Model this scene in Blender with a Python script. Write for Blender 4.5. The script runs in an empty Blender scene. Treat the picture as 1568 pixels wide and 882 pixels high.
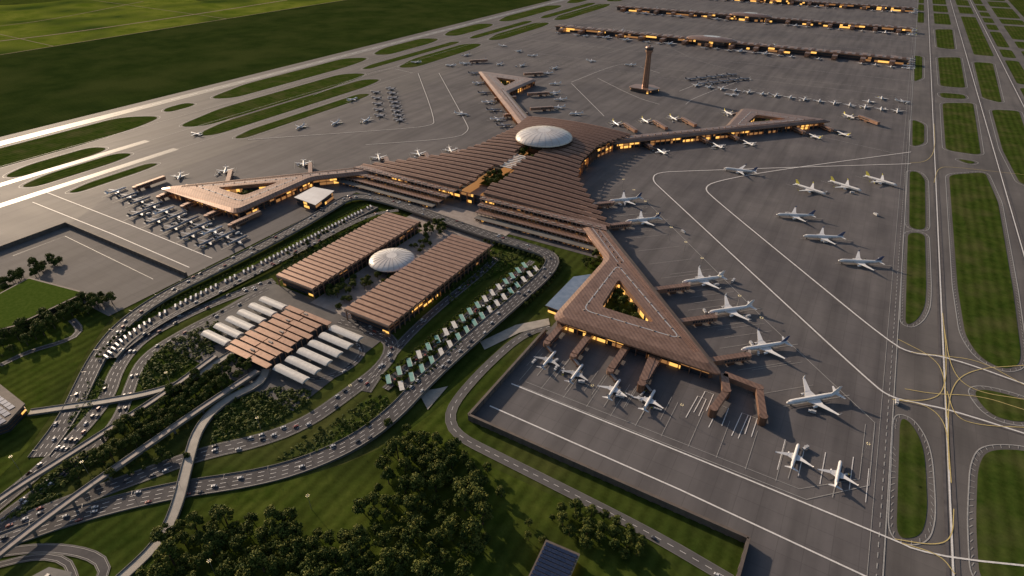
import bpy, math, random
from mathutils import Vector, Matrix
from mathutils.geometry import tessellate_polygon
random.seed(7)
S = bpy.context.scene
# ---------------------------------------------------------------- survey frame
# World: metres, +Y runs along the runways, +X across.  G() turns a bearing read off the
# aerial survey photo into the ground (or roof height z) position in metres.
CAMH = 490.0; TH = math.radians(30.4); PI_ = math.radians(32.8); FPX = 903.0
Rv = Vector((math.cos(TH), math.sin(TH), 0)); Fh = Vector((-math.sin(TH), math.cos(TH), 0))
Fv = Fh*math.cos(PI_) - Vector((0,0,1))*math.sin(PI_); Uv = Fh*math.sin(PI_) + Vector((0,0,1))*math.cos(PI_)
def G(u, v, z=0.0):
    d = Fv + Rv*((u-784)/FPX) + Uv*((441-v)/FPX)
    t = (z-CAMH)/d.z
    return (d.x*t, d.y*t)
def GP(pts, z=0.0): return [G(u, v, z) for u, v in pts]

# ---------------------------------------------------------------- materials
def mat(name, col, rough=0.7, metal=0.0, col2=None, scale=0.02, detail=6, emis=None, estr=0.0, col3=None, scale3=0.003, spec=0.5, fine=0, seam=0):
    m = bpy.data.materials.new(name); m.use_nodes = True
    nt = m.node_tree; b = nt.nodes['Principled BSDF']
    b.inputs['Base Color'].default_value = (*col, 1); b.inputs['Roughness'].default_value = rough
    b.inputs['Metallic'].default_value = metal; b.inputs['Specular IOR Level'].default_value = spec
    if emis:
        b.inputs['Emission Color'].default_value = (*emis, 1); b.inputs['Emission Strength'].default_value = estr
        m.cycles.emission_sampling = 'NONE'
    if col2:
        tc = nt.nodes.new('ShaderNodeNewGeometry')
        n = nt.nodes.new('ShaderNodeTexNoise'); n.inputs['Scale'].default_value = scale; n.inputs['Detail'].default_value = detail
        n.inputs['Roughness'].default_value = 0.65
        nt.links.new(tc.outputs['Position'], n.inputs['Vector'])
        r = nt.nodes.new('ShaderNodeValToRGB'); r.color_ramp.elements[0].position = 0.36; r.color_ramp.elements[1].position = 0.64
        r.color_ramp.elements[0].color = (*col, 1); r.color_ramp.elements[1].color = (*col2, 1)
        nt.links.new(n.outputs['Fac'], r.inputs['Fac']); out = r.outputs['Color']
        if col3:
            n2 = nt.nodes.new('ShaderNodeTexNoise'); n2.inputs['Scale'].default_value = scale3; n2.inputs['Detail'].default_value = 7
            nt.links.new(tc.outputs['Position'], n2.inputs['Vector'])
            r2 = nt.nodes.new('ShaderNodeValToRGB'); r2.color_ramp.elements[0].position = 0.46; r2.color_ramp.elements[1].position = 0.68
            nt.links.new(n2.outputs['Fac'], r2.inputs['Fac'])
            mx = nt.nodes.new('ShaderNodeMixRGB'); mx.inputs['Color2'].default_value = (*col3, 1)
            nt.links.new(r2.outputs['Color'], mx.inputs['Fac']); nt.links.new(out, mx.inputs['Color1']); out = mx.outputs['Color']
        if fine or seam:   # mowing stripes / standing seams + grain
            wv = nt.nodes.new('ShaderNodeTexWave'); wv.bands_direction = 'X' if fine else 'DIAGONAL'
            wv.inputs['Scale'].default_value = .022 if fine else seam; wv.inputs['Distortion'].default_value = 1.5 if fine else 0; wv.inputs['Detail'].default_value = 3
            nt.links.new(tc.outputs['Position'], wv.inputs['Vector'])
            n3 = nt.nodes.new('ShaderNodeTexNoise'); n3.inputs['Scale'].default_value = .22; n3.inputs['Detail'].default_value = 5; n3.inputs['Roughness'].default_value = .8
            nt.links.new(tc.outputs['Position'], n3.inputs['Vector'])
            ad = nt.nodes.new('ShaderNodeMath'); ad.operation = 'MULTIPLY_ADD'; ad.inputs[1].default_value = .35
            nt.links.new(wv.outputs['Fac'], ad.inputs[0]); nt.links.new(n3.outputs['Fac'], ad.inputs[2])
            mr = nt.nodes.new('ShaderNodeMapRange'); mr.inputs['From Min'].default_value = .35; mr.inputs['From Max'].default_value = 1.0
            mr.inputs['To Min'].default_value = .66; mr.inputs['To Max'].default_value = 1.25
            nt.links.new(ad.outputs[0], mr.inputs['Value'])
            mm = nt.nodes.new('ShaderNodeMixRGB'); mm.blend_type = 'MULTIPLY'; mm.inputs['Fac'].default_value = 1
            nt.links.new(out, mm.inputs['Color1']); nt.links.new(mr.outputs['Result'], mm.inputs['Color2']); out = mm.outputs['Color']
        nt.links.new(out, b.inputs['Base Color'])
    return m

def pavement(name, c1, c2, joint, panel=22.0, rough=0.5, stain=0.6, spec=.2):
    """paving with slab joints, broad tone patches and rubber/oil streaks"""
    m = bpy.data.materials.new(name); m.use_nodes = True
    nt = m.node_tree; b = nt.nodes['Principled BSDF']; N = nt.nodes.new; L = nt.links.new
    b.inputs['Specular IOR Level'].default_value = spec
    g = N('ShaderNodeNewGeometry')
    n1 = N('ShaderNodeTexNoise'); n1.inputs['Scale'].default_value = 0.006; n1.inputs['Detail'].default_value = 9; n1.inputs['Roughness'].default_value = .66
    L(g.outputs['Position'], n1.inputs['Vector'])
    r1 = N('ShaderNodeValToRGB'); r1.color_ramp.elements[0].position = .35; r1.color_ramp.elements[1].position = .66
    r1.color_ramp.elements[0].color = (*c1, 1); r1.color_ramp.elements[1].color = (*c2, 1)
    L(n1.outputs['Fac'], r1.inputs['Fac'])
    bk = N('ShaderNodeTexBrick'); bk.offset = 0.0; bk.inputs['Scale'].default_value = 1.0
    bk.inputs['Brick Width'].default_value = panel; bk.inputs['Row Height'].default_value = panel
    bk.inputs['Mortar Size'].default_value = 0.35; bk.inputs['Color1'].default_value = (1, 1, 1, 1)
    bk.inputs['Color2'].default_value = (.92, .92, .92, 1); bk.inputs['Mortar'].default_value = (joint, joint, joint, 1)
    L(g.outputs['Position'], bk.inputs['Vector'])
    mx = N('ShaderNodeMixRGB'); mx.blend_type = 'MULTIPLY'; mx.inputs['Fac'].default_value = 1
    L(r1.outputs['Color'], mx.inputs['Color1']); L(bk.outputs['Color'], mx.inputs['Color2'])
    mp = N('ShaderNodeMapping'); mp.inputs['Scale'].default_value = (.05, .004, .05); L(g.outputs['Position'], mp.inputs['Vector'])
    n2 = N('ShaderNodeTexNoise'); n2.inputs['Scale'].default_value = 1.0; n2.inputs['Detail'].default_value = 6; L(mp.outputs['Vector'], n2.inputs['Vector'])
    r2 = N('ShaderNodeValToRGB'); r2.color_ramp.elements[0].position = .3; r2.color_ramp.elements[1].position = .6
    r2.color_ramp.elements[0].color = (stain, stain, stain, 1)
    L(n2.outputs['Fac'], r2.inputs['Fac'])
    m2 = N('ShaderNodeMixRGB'); m2.blend_type = 'MULTIPLY'; m2.inputs['Fac'].default_value = 1
    L(mx.outputs['Color'], m2.inputs['Color1']); L(r2.outputs['Color'], m2.inputs['Color2'])
    L(m2.outputs['Color'], b.inputs['Base Color'])
    mr = N('ShaderNodeMapRange'); mr.inputs['To Min'].default_value = rough-.1; mr.inputs['To Max'].default_value = rough+.12
    L(n1.outputs['Fac'], mr.inputs['Value']); L(mr.outputs['Result'], b.inputs['Roughness'])
    return m

M = {}
M['grass'] = mat('grass_material', (.030,.050,.009), .95, col2=(.056,.076,.015), scale=.03, col3=(.078,.084,.026), scale3=.006, spec=.0, fine=1)
M['lawn'] = mat('lawn_material', (.044,.068,.010), .95, col2=(.078,.100,.019), scale=.05, col3=(.040,.055,.012), scale3=.012, spec=.0, fine=1)
M['island'] = mat('infield_grass_material', (.032,.056,.009), .95, col2=(.058,.082,.016), scale=.06, col3=(.078,.086,.028), scale3=.02, spec=.0, fine=1)
M['darkfield'] = mat('field_material', (.020,.035,.008), .95, col2=(.035,.052,.012), scale=.01, col3=(.046,.060,.016), scale3=.004, spec=.0, fine=1)
M['farm'] = mat('farmland_material', (.09,.13,.014), .95, col2=(.19,.215,.035), scale=.008, col3=(.045,.075,.014), scale3=.004, spec=.0, fine=1)
M['dirt'] = mat('dirt_track_material', (.26,.21,.14), .95, col2=(.34,.28,.20), scale=.02, spec=0)
M['apron'] = pavement('apron_concrete_material', (.118,.110,.114), (.176,.164,.163), .80, 22, .72, .72, .12)
M['tarmac'] = pavement('taxiway_asphalt_material', (.122,.113,.111), (.175,.162,.156), .84, 30, .70, .74, .14)
M['lot'] = pavement('service_yard_concrete_material', (.155,.143,.136), (.20,.186,.176), .85, 14, .8, .82, .08)
M['glint'] = pavement('runway_glint_concrete_material', (.17,.157,.148), (.215,.20,.188), .85, 20, .5, .8, .4)  # runway concrete, lightened so its colour carries the sun glint
M['rubber'] = mat('rubber_stained_concrete_material', (.098,.09,.092), .8, col2=(.132,.122,.122), scale=.08, spec=.12)
M['road'] = mat('road_asphalt_material', (.060,.057,.061), .8, col2=(.092,.087,.09), scale=.05, spec=.2)
M['deck'] = mat('viaduct_concrete_material', (.14,.132,.125), .75, col2=(.19,.18,.165), scale=.08, spec=.3)
M['svc'] = mat('service_road_asphalt_material', (.095,.09,.09), .75, col2=(.13,.124,.12), scale=.05, spec=.2)
M['path'] = mat('path_stone_material', (.32,.29,.25), .75, col2=(.42,.38,.33), scale=.1)
M['plaza'] = mat('plaza_stone_material', (.24,.20,.18), .7, col2=(.34,.29,.26), scale=.08)
M['white'] = mat('white_marking_paint', (.80,.78,.76), .6, col2=(.62,.60,.58), scale=.4)
M['yellow'] = mat('yellow_marking_paint', (.66,.52,.20), .6, col2=(.52,.42,.18), scale=.4)
M['thin'] = mat('worn_marking_paint', (.42,.41,.39), .6, col2=(.30,.29,.28), scale=.4)
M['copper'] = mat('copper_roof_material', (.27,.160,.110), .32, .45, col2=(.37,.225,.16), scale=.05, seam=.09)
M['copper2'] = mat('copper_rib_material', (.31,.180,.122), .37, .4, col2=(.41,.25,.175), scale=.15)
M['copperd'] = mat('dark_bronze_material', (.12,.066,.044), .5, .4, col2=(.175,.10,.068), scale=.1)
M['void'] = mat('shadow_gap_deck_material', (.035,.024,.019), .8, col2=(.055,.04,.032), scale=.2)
M['glass'] = mat('dark_glass_material', (.035,.04,.05), .12, .0, col2=(.06,.06,.065), scale=.1, spec=.8)
M['lit'] = mat('lit_window_material', (.5,.3,.1), .5, emis=(1.0,.52,.12), estr=1.4)
M['litdim'] = mat('dim_window_material', (.3,.2,.1), .4, emis=(1.0,.45,.15), estr=.32)
M['pearl'] = mat('pearl_dome_material', (.66,.60,.56), .22, .15, col2=(.78,.74,.70), scale=.03)
M['membrane'] = mat('white_canopy_material', (.56,.53,.50), .45, col2=(.66,.64,.61), scale=.2)
M['skylight'] = mat('skylight_glass_material', (.62,.60,.58), .2, .2, col2=(.45,.46,.48), scale=.1)
M['bluerf'] = mat('blue_glass_roof_material', (.20,.26,.34), .2, .3, col2=(.28,.34,.42), scale=.1)
M['teal'] = mat('teal_canopy_material', (.10,.30,.29), .6, col2=(.22,.40,.34), scale=.08)
M['solar'] = mat('solar_panel_material', (.02,.035,.08), .2, .3, col2=(.035,.05,.10), scale=.3)
M['wallc'] = mat('retaining_wall_material', (.10,.08,.07), .8, col2=(.15,.12,.10), scale=.1)
M['green_rf'] = mat('green_roof_material', (.05,.085,.012), .95, col2=(.075,.11,.02), scale=.2, spec=0)
M['acw'] = mat('aircraft_white_paint', (.80,.79,.78), .3, col2=(.72,.71,.71), scale=.5)
M['acg'] = mat('aircraft_wing_grey', (.50,.50,.51), .35, col2=(.42,.42,.43), scale=.5)
M['acy'] = mat('aircraft_tail_yellow', (.72,.62,.10), .35, col2=(.6,.55,.12), scale=.5)
M['acb'] = mat('aircraft_tail_blue', (.05,.08,.17), .35, col2=(.08,.1,.2), scale=.5)
M['acd'] = mat('aircraft_dark_parts', (.05,.05,.055), .4, col2=(.08,.08,.08), scale=.5)
M['acgr'] = mat('aircraft_grey_paint', (.22,.23,.26), .35, col2=(.3,.3,.33), scale=.5)
M['carw'] = mat('car_white_paint', (.65,.65,.65), .3, col2=(.55,.55,.57), scale=1)
M['card'] = mat('car_dark_paint', (.04,.045,.06), .3, col2=(.07,.07,.08), scale=1)
M['carr'] = mat('car_red_paint', (.3,.05,.04), .3, col2=(.25,.06,.05), scale=1)
M['tyre'] = mat('tyre_rubber', (.02,.02,.02), .8, col2=(.03,.03,.03), scale=1)
M['bark'] = mat('bark_material', (.06,.04,.03), .9, col2=(.10,.07,.05), scale=1.5)
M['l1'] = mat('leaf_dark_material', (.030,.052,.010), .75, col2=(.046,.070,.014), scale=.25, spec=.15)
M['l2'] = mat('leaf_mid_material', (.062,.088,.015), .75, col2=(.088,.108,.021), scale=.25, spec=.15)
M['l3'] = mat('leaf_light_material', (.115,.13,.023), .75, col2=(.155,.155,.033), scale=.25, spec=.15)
M['steel'] = mat('galvanised_steel_material', (.30,.29,.28), .4, .6, col2=(.40,.39,.38), scale=1)
M['lamp'] = mat('lamp_head_material', (.7,.6,.4), .4, emis=(1,.75,.35), estr=2.0)

# ---------------------------------------------------------------- mesh helpers
def ccw(p):
    a = sum(p[i][0]*p[(i+1)%len(p)][1]-p[(i+1)%len(p)][0]*p[i][1] for i in range(len(p)))
    return list(p) if a > 0 else list(reversed(p))
class MB:
    def __init__(s): s.v=[]; s.f=[]; s.m=[]; s.mats=[]
    def mi(s, k):
        if k not in s.mats: s.mats.append(k)
        return s.mats.index(k)
    def face(s, pts, k):
        b=len(s.v); s.v += [tuple(p) for p in pts]; s.f.append(tuple(range(b,b+len(pts)))); s.m.append(s.mi(k))
    def sheet(s, p, z, k): s.face([(x,y,z) for x,y in ccw(p)], k)
    def holed(s, outer, inner, z, k):
        loops=[[Vector((x,y,0)) for x,y in outer],[Vector((x,y,0)) for x,y in inner]]
        allp=loops[0]+loops[1]
        for t in tessellate_polygon(loops):
            q=[(allp[i].x,allp[i].y) for i in t]; s.sheet(q,z,k)
    def walls(s, p, z0, z1, k, p2=None, close=True):
        p2 = p2 or p; n=len(p)
        for i in range(n if close else n-1):
            j=(i+1)%n; s.face([(*p[i],z0),(*p[j],z0),(*p2[j],z1),(*p2[i],z1)],k)
    def prism(s, p, z0, z1, side, top=None):
        p=ccw(p); s.walls(p,z0,z1,side); s.sheet(p,z1,top or side); s.face([(x,y,z0) for x,y in reversed(p)],side)
    def box(s, c, size, ang=0.0, k='white', top=None):
        ca,sa=math.cos(ang),math.sin(ang); hx,hy,hz=size[0]/2,size[1]/2,size[2]/2
        P=[(c[0]+x*ca-y*sa, c[1]+x*sa+y*ca) for x,y in ((-hx,-hy),(hx,-hy),(hx,hy),(-hx,hy))]
        s.prism(P,c[2]-hz,c[2]+hz,k,top)
    def beam(s, a, b, w, h, k, top=None):
        a=Vector(a); b=Vector(b); d=(b-a); n=Vector((-d.y,d.x,0))
        if n.length<1e-6: n=Vector((1,0,0))
        n=n.normalized()*w/2; u=Vector((0,0,h/2))
        A=[a-n-u,a+n-u,a+n+u,a-n+u]; B=[b-n-u,b+n-u,b+n+u,b-n+u]
        s.face([A[0],A[1],A[2],A[3]],k); s.face([B[3],B[2],B[1],B[0]],k)
        for i in range(4):
            j=(i+1)%4; s.face([A[j],A[i],B[i],B[j]], (top if (i==2 and top) else k))
    def cyl(s, c, r0, r1, z0, z1, n, k, top=None):
        A=[(c[0]+r0*math.cos(2*math.pi*i/n),c[1]+r0*math.sin(2*math.pi*i/n)) for i in range(n)]
        B=[(c[0]+r1*math.cos(2*math.pi*i/n),c[1]+r1*math.sin(2*math.pi*i/n)) for i in range(n)]
        s.walls(A,z0,z1,k,B); s.sheet(B,z1,top or k)
    def mesh(s, name, smooth=False):
        me=bpy.data.meshes.new(name+'_mesh'); me.from_pydata(s.v,[],s.f)
        for k in s.mats: me.materials.append(M[k])
        me.polygons.foreach_set('material_index', s.m)
        if smooth: me.polygons.foreach_set('use_smooth',[True]*len(s.f))
        me.update(); return me
    def obj(s, name, smooth=False, parent=None):
        o=bpy.data.objects.new(name, s.mesh(name,smooth)); S.collection.objects.link(o)
        if parent: o.parent=parent
        return o
def inst(name, me, loc, rz=0.0, sc=1.0):
    o=bpy.data.objects.new(name, me); S.collection.objects.link(o); o.location=loc; o.rotation_euler=(0,0,rz)
    o.scale=(sc,sc,sc) if not isinstance(sc,tuple) else sc
    return o
def empty(name, loc=(0,0,0)):
    o=bpy.data.objects.new(name,None); S.collection.objects.link(o); o.location=loc; return o
def chaikin(p, n=2, closed=True):
    for _ in range(n):
        q=[]; N=len(p)
        if not closed: q.append(p[0])
        for i in range(N if closed else N-1):
            a,b=p[i],p[(i+1)%N]
            q.append(tuple(a[k]*.75+b[k]*.25 for k in range(len(a)))); q.append(tuple(a[k]*.25+b[k]*.75 for k in range(len(a))))
        if not closed: q.append(p[-1])
        p=q
    return p
def inset(p, d):
    p=ccw(p); n=len(p); out=[]
    for i in range(n):
        a=Vector(p[i-1][:2]); b=Vector(p[i][:2]); c=Vector(p[(i+1)%n][:2])
        e1=(b-a).normalized(); e2=(c-b).normalized(); n1=Vector((-e1.y,e1.x)); n2=Vector((-e2.y,e2.x))
        den=max(.35,1+n1.dot(n2)); q=b+(n1+n2)/den*d; out.append((q.x,q.y))
    return out
def roundp(p, c, k=4):
    out=[]; n=len(p)
    for i in range(n):
        a=Vector(p[i-1]); b=Vector(p[i]); d=Vector(p[(i+1)%n])
        la=(a-b).length; ld=(d-b).length; c1=min(c,.45*la); c2=min(c,.45*ld)
        s=b+(a-b)/la*c1; e=b+(d-b)/ld*c2
        for j in range(k+1):
            t=j/k; q=s*(1-t)**2+b*2*t*(1-t)+e*t*t; out.append((q.x,q.y))
    return out
def inside(pt, poly):
    x,y=pt; r=False; n=len(poly)
    for i in range(n):
        x1,y1=poly[i][:2]; x2,y2=poly[(i+1)%n][:2]
        if (y1>y)!=(y2>y) and x<(x2-x1)*(y-y1)/(y2-y1)+x1: r=not r
    return r
def scatter(poly, n, dmin, tries=40):
    xs=[p[0] for p in poly]; ys=[p[1] for p in poly]; out=[]
    for _ in range(n*tries):
        if len(out)>=n: break
        q=(random.uniform(min(xs),max(xs)),random.uniform(min(ys),max(ys)))
        if inside(q,poly) and (dmin==0 or all((q[0]-o[0])**2+(q[1]-o[1])**2>dmin*dmin for o in out)): out.append(q)
    return out
def resample(p, step):
    out=[Vector(p[0])]; acc=0
    for i in range(len(p)-1):
        a=Vector(p[i]); b=Vector(p[i+1]); L=(b-a).length
        if L<1e-6: continue
        t=step-acc
        while t<L: out.append(a+(b-a)*(t/L)); t+=step
        acc=L-(t-step)
    out.append(Vector(p[-1])); return out
def offs(p, d):
    out=[]; n=len(p)
    for i in range(n):
        a=Vector(p[max(0,i-1)]); b=Vector(p[min(n-1,i+1)]); e=(b-a); nn=Vector((-e.y,e.x)); 
        nn=nn.normalized() if nn.length>0 else nn
        q=list(p[i]); q[0]+=nn.x*d; q[1]+=nn.y*d; out.append(tuple(q))
    return out
def ribbon(mb, p, w, z, k, close=False):
    if close: p=list(p)+[p[0]]
    L=offs(p,w/2); R=offs(p,-w/2)
    for i in range(len(p)-1):
        zz=[(q[2] if len(q)>2 else 0)+z for q in (R[i],R[i+1],L[i+1],L[i])]
        mb.face([(R[i][0],R[i][1],zz[0]),(R[i+1][0],R[i+1][1],zz[1]),(L[i+1][0],L[i+1][1],zz[2]),(L[i][0],L[i][1],zz[3])],k)
def dashes(mb, p, w, z, k, on, off):
    q=resample(p,1.0*min(on,off)); 
    n=int(round(on/min(on,off))); m=int(round(off/min(on,off))); i=0
    while i+n<len(q): ribbon(mb,[tuple(x) for x in q[i:i+n+1]],w,z,k); i+=n+m

# ---------------------------------------------------------------- ground
mb=MB(); mb.sheet([(-16000,-3000),(16000,-3000),(16000,40000),(-16000,40000)],0,'grass'); mb.obj('ground')
mb=MB()
mb.sheet([(-3000,-900),(-1866,-900),(-1866,12000),(-3000,12000)],.15,'darkfield'); mb.obj('meadow_field')
mb=MB(); mb.sheet([(-9000,-900),(-3003,-900),(-3003,14000),(-9000,14000)],.15,'farm'); mb.obj('farmland')
mb=MB()
for pts,w in (([(0,63),(110,50),(300,22),(440,0)],16),([(0,40),(80,30),(220,2)],8)):
    ribbon(mb,chaikin(GP(pts),2,False),w,.55,'dirt')
ribbon(mb,[(-3000,-900),(-3000,12000)],7,.5,'dirt')
for y in (1300,2150,3100,4200,5600): ribbon(mb,[(-9000,y+400),(-5200,y+100),(-3000,y)],5,.45,'dirt')
mb.obj('farm_road')
mb=MB()
fr=random.Random(3)
for i in range(26):
    x=fr.uniform(-7500,-3400); y=fr.uniform(300,8000); ru=fr.uniform(60,240)
    P=[(x+math.cos(a*.7)*ru*fr.uniform(.6,1.2),y+math.sin(a*.7)*ru*1.8*fr.uniform(.6,1.2)) for a in range(9)]
    mb.sheet(chaikin(P,2),.2+.006*i,fr.choice(['darkfield','grass','grass','lawn']))
mb.obj('farm_plots')
TAR=[(-1866,-800),(-1193,-800),(-1193,424),(-843,424),(-843,806),(-287,806),(-287,392),(20,392),(20,-800),(620,-800),(620,12000),(-1866,12000)]
mb=MB(); mb.sheet(TAR,.3,'tarmac'); mb.obj('taxiway_pavement')
APR=[(-1275,560),(-1193,424),(-843,424),(-843,806),(-287,806),(-287,392),(22,392),(22,150),(128,150),(128,11000),(-1400,11000),(-1400,2300),(-1235,1500),(-1275,1300)]
mb=MB(); mb.sheet(APR,.42,'apron'); mb.obj('apron_pavement')
mb=MB(); mb.sheet([(-1193,424),(-843,424),(-843,300),(-1000,300),(-1193,200)],.5,'lot'); 
ribbon(mb,GP([(20,392),(100,362),(235,428)]),1,.6,'thin'); mb.obj('service_yard_pavement')

# infield grass islands, right side
isl=[
 [(1400,85),(1412,87),(1412,120),(1400,125)],[(1397,183),(1415,190),(1415,220),(1397,225)],
 [(1393,262),(1407,264),(1416,275),(1417,350),(1407,352),(1392,348)],
 [(1390,356),(1416,358),(1418,440),(1416,470),(1405,490),(1386,500)],
 [(1378,640),(1392,645),(1408,670),(1416,700),(1420,780),(1414,812),(1402,824),(1372,825)],
 [(1432,45),(1458,45),(1462,76),(1435,73)],[(1436,88),(1470,88),(1478,135),(1440,132)],
 [(1438,142),(1476,145),(1480,152),(1442,150)],[(1443,158),(1490,158),(1502,238),(1448,230)],
 [(1462,243),(1496,248),(1485,252)],
 [(1453,268),(1508,264),(1528,310),(1550,440),(1563,540),(1560,560),(1535,566),(1500,548),(1478,515),(1466,440)],
 [(1488,600),(1510,596),(1570,612),(1620,640),(1560,648),(1515,636)],
 [(1512,688),(1580,690),(1640,720),(1680,900),(1500,900),(1494,800),(1497,715)],
 [(1491,95),(1520,97),(1534,158),(1504,150)],
 [(1518,168),(1560,170),(1600,290),(1562,282),(1535,230)],
]
mbl=MB(); ZC=[0]
def zn(): ZC[0]+=1; return .72+ZC[0]*.0015
for p in isl:
    q=roundp(GP(p),22,5); q=[q[i] for i in range(len(q)) if (Vector(q[i])-Vector(q[i-1])).length>.6]
    q=chaikin(q,1)
    mb=MB(); mb.sheet(q,.6,'island'); mb.obj('infield_grass')
    c=inset(q,-7); ribbon(mbl,c,1.2,.62,'thin',True)
    if max(x[1] for x in p)>300:
        for a in resample([*inset(q,-4.5)],9):
            cc=(sum(x[0] for x in q)/len(q),sum(x[1] for x in q)/len(q)); d=Vector((a.x-cc[0],a.y-cc[1])).normalized()
            ribbon(mbl,[(a.x-d.x*2.4,a.y-d.y*2.4),(a.x+d.x*2.4,a.y+d.y*2.4)],.6,.66,'thin')
# left side: long straight strips between the parallel taxiways
LS=[(-1770,-1628,-300,928),(-1590,-1528,480,700),(-1494,-1440,470,708),(-1366,-1334,505,700),(-1742,-1696,955,1050),
 (-1776,-1664,1105,1800),(-1603,-1496,885,1600),(-1484,-1408,862,1560),(-1366,-1322,900,1400),
 (-1776,-1672,1850,2260),(-1612,-1570,1640,2250),(-1540,-1444,1720,2260),(-1776,-1672,2330,2720),(-1612,-1565,2330,2900),(-1540,-1452,2340,2900),
 (-1776,-1672,2800,3500),(-1612,-1560,3000,3700),(-1540,-1452,2980,3700),(-1776,-1672,3600,4350),(-1600,-1480,3800,4350),(-1560,-1470,180,400)]
for x0,x1,y0,y1 in LS:
    w=x1-x0; L=y1-y0; s=min(L*.28,w*1.6)
    P=[(x1-.55*w,y0),(x1,y0+s*.25),(x1,y1-s),(x1-.12*w,y1-s*.35),(x1-.35*w,y1),(x0,y1-s*.3),(x0,y0+s)]
    q=roundp(P,min(w*.5,45),6)
    mb=MB(); mb.sheet(q,.6,'island'); mb.obj('infield_grass')
    ribbon(mbl,roundp(inset(P,-6),min(w*.5,45)+5,6),1.0,.62,'thin',True)
mb=MB()
for x0,x1 in ((427,470),(500,600)):
    y=-300
    while y<9000:
        L=random.choice([180,260,420]); mb.sheet(roundp([(x0,y),(x1,y),(x1,y+L),(x0,y+L)],18),.6,'island'); y+=L+60
y=4330
while y<9000:
    for x0,x1 in ((133,161),(207,278),(332,398)):
        mb.sheet(roundp([(x0,y),(x1,y),(x1,y+300),(x0,y+300)],15),.6,'island')
    y+=370
for x0,x1 in ((133,161),(207,278)): mb.sheet(roundp([(x0,3850),(x1,3850),(x1,4260),(x0,4260)],15),.6,'island')
mb.sheet(roundp([(332,3060),(398,3060),(398,4200),(332,4200)],15),.6,'island')
y=4450
while y<11000:
    mb.sheet(roundp([(-1640,y),(-1570,y),(-1570,y+600),(-1640,y+600)],30),.6,'island')
    mb.sheet(roundp([(-1530,y+100),(-1480,y+100),(-1480,y+600),(-1530,y+600)],24),.6,'island'); y+=720
mb.obj('infield_grass_strips')
mb=MB(); mb.sheet([(-1828,-800),(-1790,-800),(-1790,11900),(-1828,11900)],.5,'glint')
for x in (-1634-24,-1512-14,-1410): mb.sheet([(x,-300),(x+22,-300),(x+22,780),(x,780)],.5,'glint')  # taxiway strips: sun glints painted as paler concrete
mb.obj('runway_and_glint_strips')

# ---------------------------------------------------------------- painted lines and rubber-stained wheel tracks
def line(pts,w=1.6,k='white',sm=2,rub=0):
    q=chaikin(GP(pts),sm,False) if sm else GP(pts)
    if rub: ribbon(mbl,q,rub,zn()-.1,'rubber')
    ribbon(mbl,q,w,zn(),k)
for x in (182,305,413):
    for dx in (-4,4): ribbon(mbl,[(x+dx,-300),(x+dx,9000)],3.0,zn()-.1,'rubber')
    ribbon(mbl,[(x,-300),(x,9000)],1.7,zn(),'white')
ribbon(mbl,[(129,100),(129,9000)],1.2,zn(),'thin'); dashes(mbl,[(124,100),(124,3500)],.9,zn(),'thin',6,6)
ribbon(mbl,[(117,100),(117,3500)],.5,zn(),'thin')
for a in (-1809,): dashes(mbl,[(a,200),(a,6000)],2.0,zn(),'white',40,30)
for a in (-1634,-1512,-1395): ribbon(mbl,[(a,-200),(a,6000)],1.0,zn()-.12,'thin')
line([(1395,251),(1200,257),(1060,262),(1005,264),(998,276),(1015,292),(1180,445),(1335,588),(1362,608),(1400,617),(1455,628),(1580,668)],2.3,rub=8)
line([(1395,233),(1180,262),(1095,278),(1078,288),(1090,302),(1240,425),(1365,527),(1398,542),(1450,546),(1600,600)],2.3,rub=8)
line([(783,588),(1080,708),(1375,830),(1400,842),(1465,856),(1600,870)],1.8,sm=1); line([(750,622),(1040,750),(1340,890)],1.8,sm=0)
line([(64,292),(200,345),(325,396)],1.5,sm=0); line([(50,310),(170,358),(290,410)],1.5,sm=0)
line([(640,112),(667,185),(660,193),(610,198),(380,214)],1.4,rub=8); line([(672,112),(715,190),(718,200),(700,212),(560,222)],1.4,rub=8)
line([(632,112),(590,102),(480,146)],1.0)
line([(875,126),(940,100),(965,98),(1010,112)],1.2); line([(875,128),(925,178)],1.2,sm=0); line([(915,120),(975,150),(1010,160)],1.2)
line([(1150,118),(1062,150),(1050,160)],1.2); line([(1110,112),(1040,140)],1.2,sm=0); line([(1100,208),(1200,196),(1390,240)],.9,'thin')
line([(905,90),(1000,60),(1100,110),(1390,140)],1.0,'thin')
for pts in ([(1366,612),(1420,615),(1447,600),(1449,540),(1443,480)],[(1366,612),(1420,620),(1450,650),(1453,720)],[(1375,520),(1430,548),(1446,575),(1450,640)],
            [(1568,560),(1490,565),(1455,590),(1450,660),(1456,740)],[(1568,612),(1490,600),(1456,570),(1445,500)],[(1395,540),(1440,545),(1500,552),(1568,590)],
            [(1385,596),(1430,604),(1500,606),(1568,628)],[(1568,655),(1500,652),(1462,640),(1450,600)],
            [(1370,826),(1430,836),(1458,826),(1460,780)],[(1380,832),(1440,850),(1462,880)],[(1393,250),(1420,248),(1432,230),(1430,190)],[(1430,280),(1436,256),(1460,256),(1568,268)]):
    line(pts,.95,'yellow',3)
for yy in (2200,2440,2960,3250,3730,4000): ribbon(mbl,[(-1390,yy),(125,yy)],1.2,zn(),'thin')
for yy in (2060,2090,): dashes(mbl,[(-1250,yy),(125,yy)],.8,zn(),'thin',8,8)
def wl(pts,w=.8,k='thin'): ribbon(mbl,pts,w,zn(),k)
wl([(-268,470),(60,470),(112,520),(112,620),(-30,760),(-330,1080)]); wl([(-262,480),(52,480),(103,524),(103,612)],.6)
for i in range(11):
    x=-270+i*30; wl([(x,478),(x,540)],.5)
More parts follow.
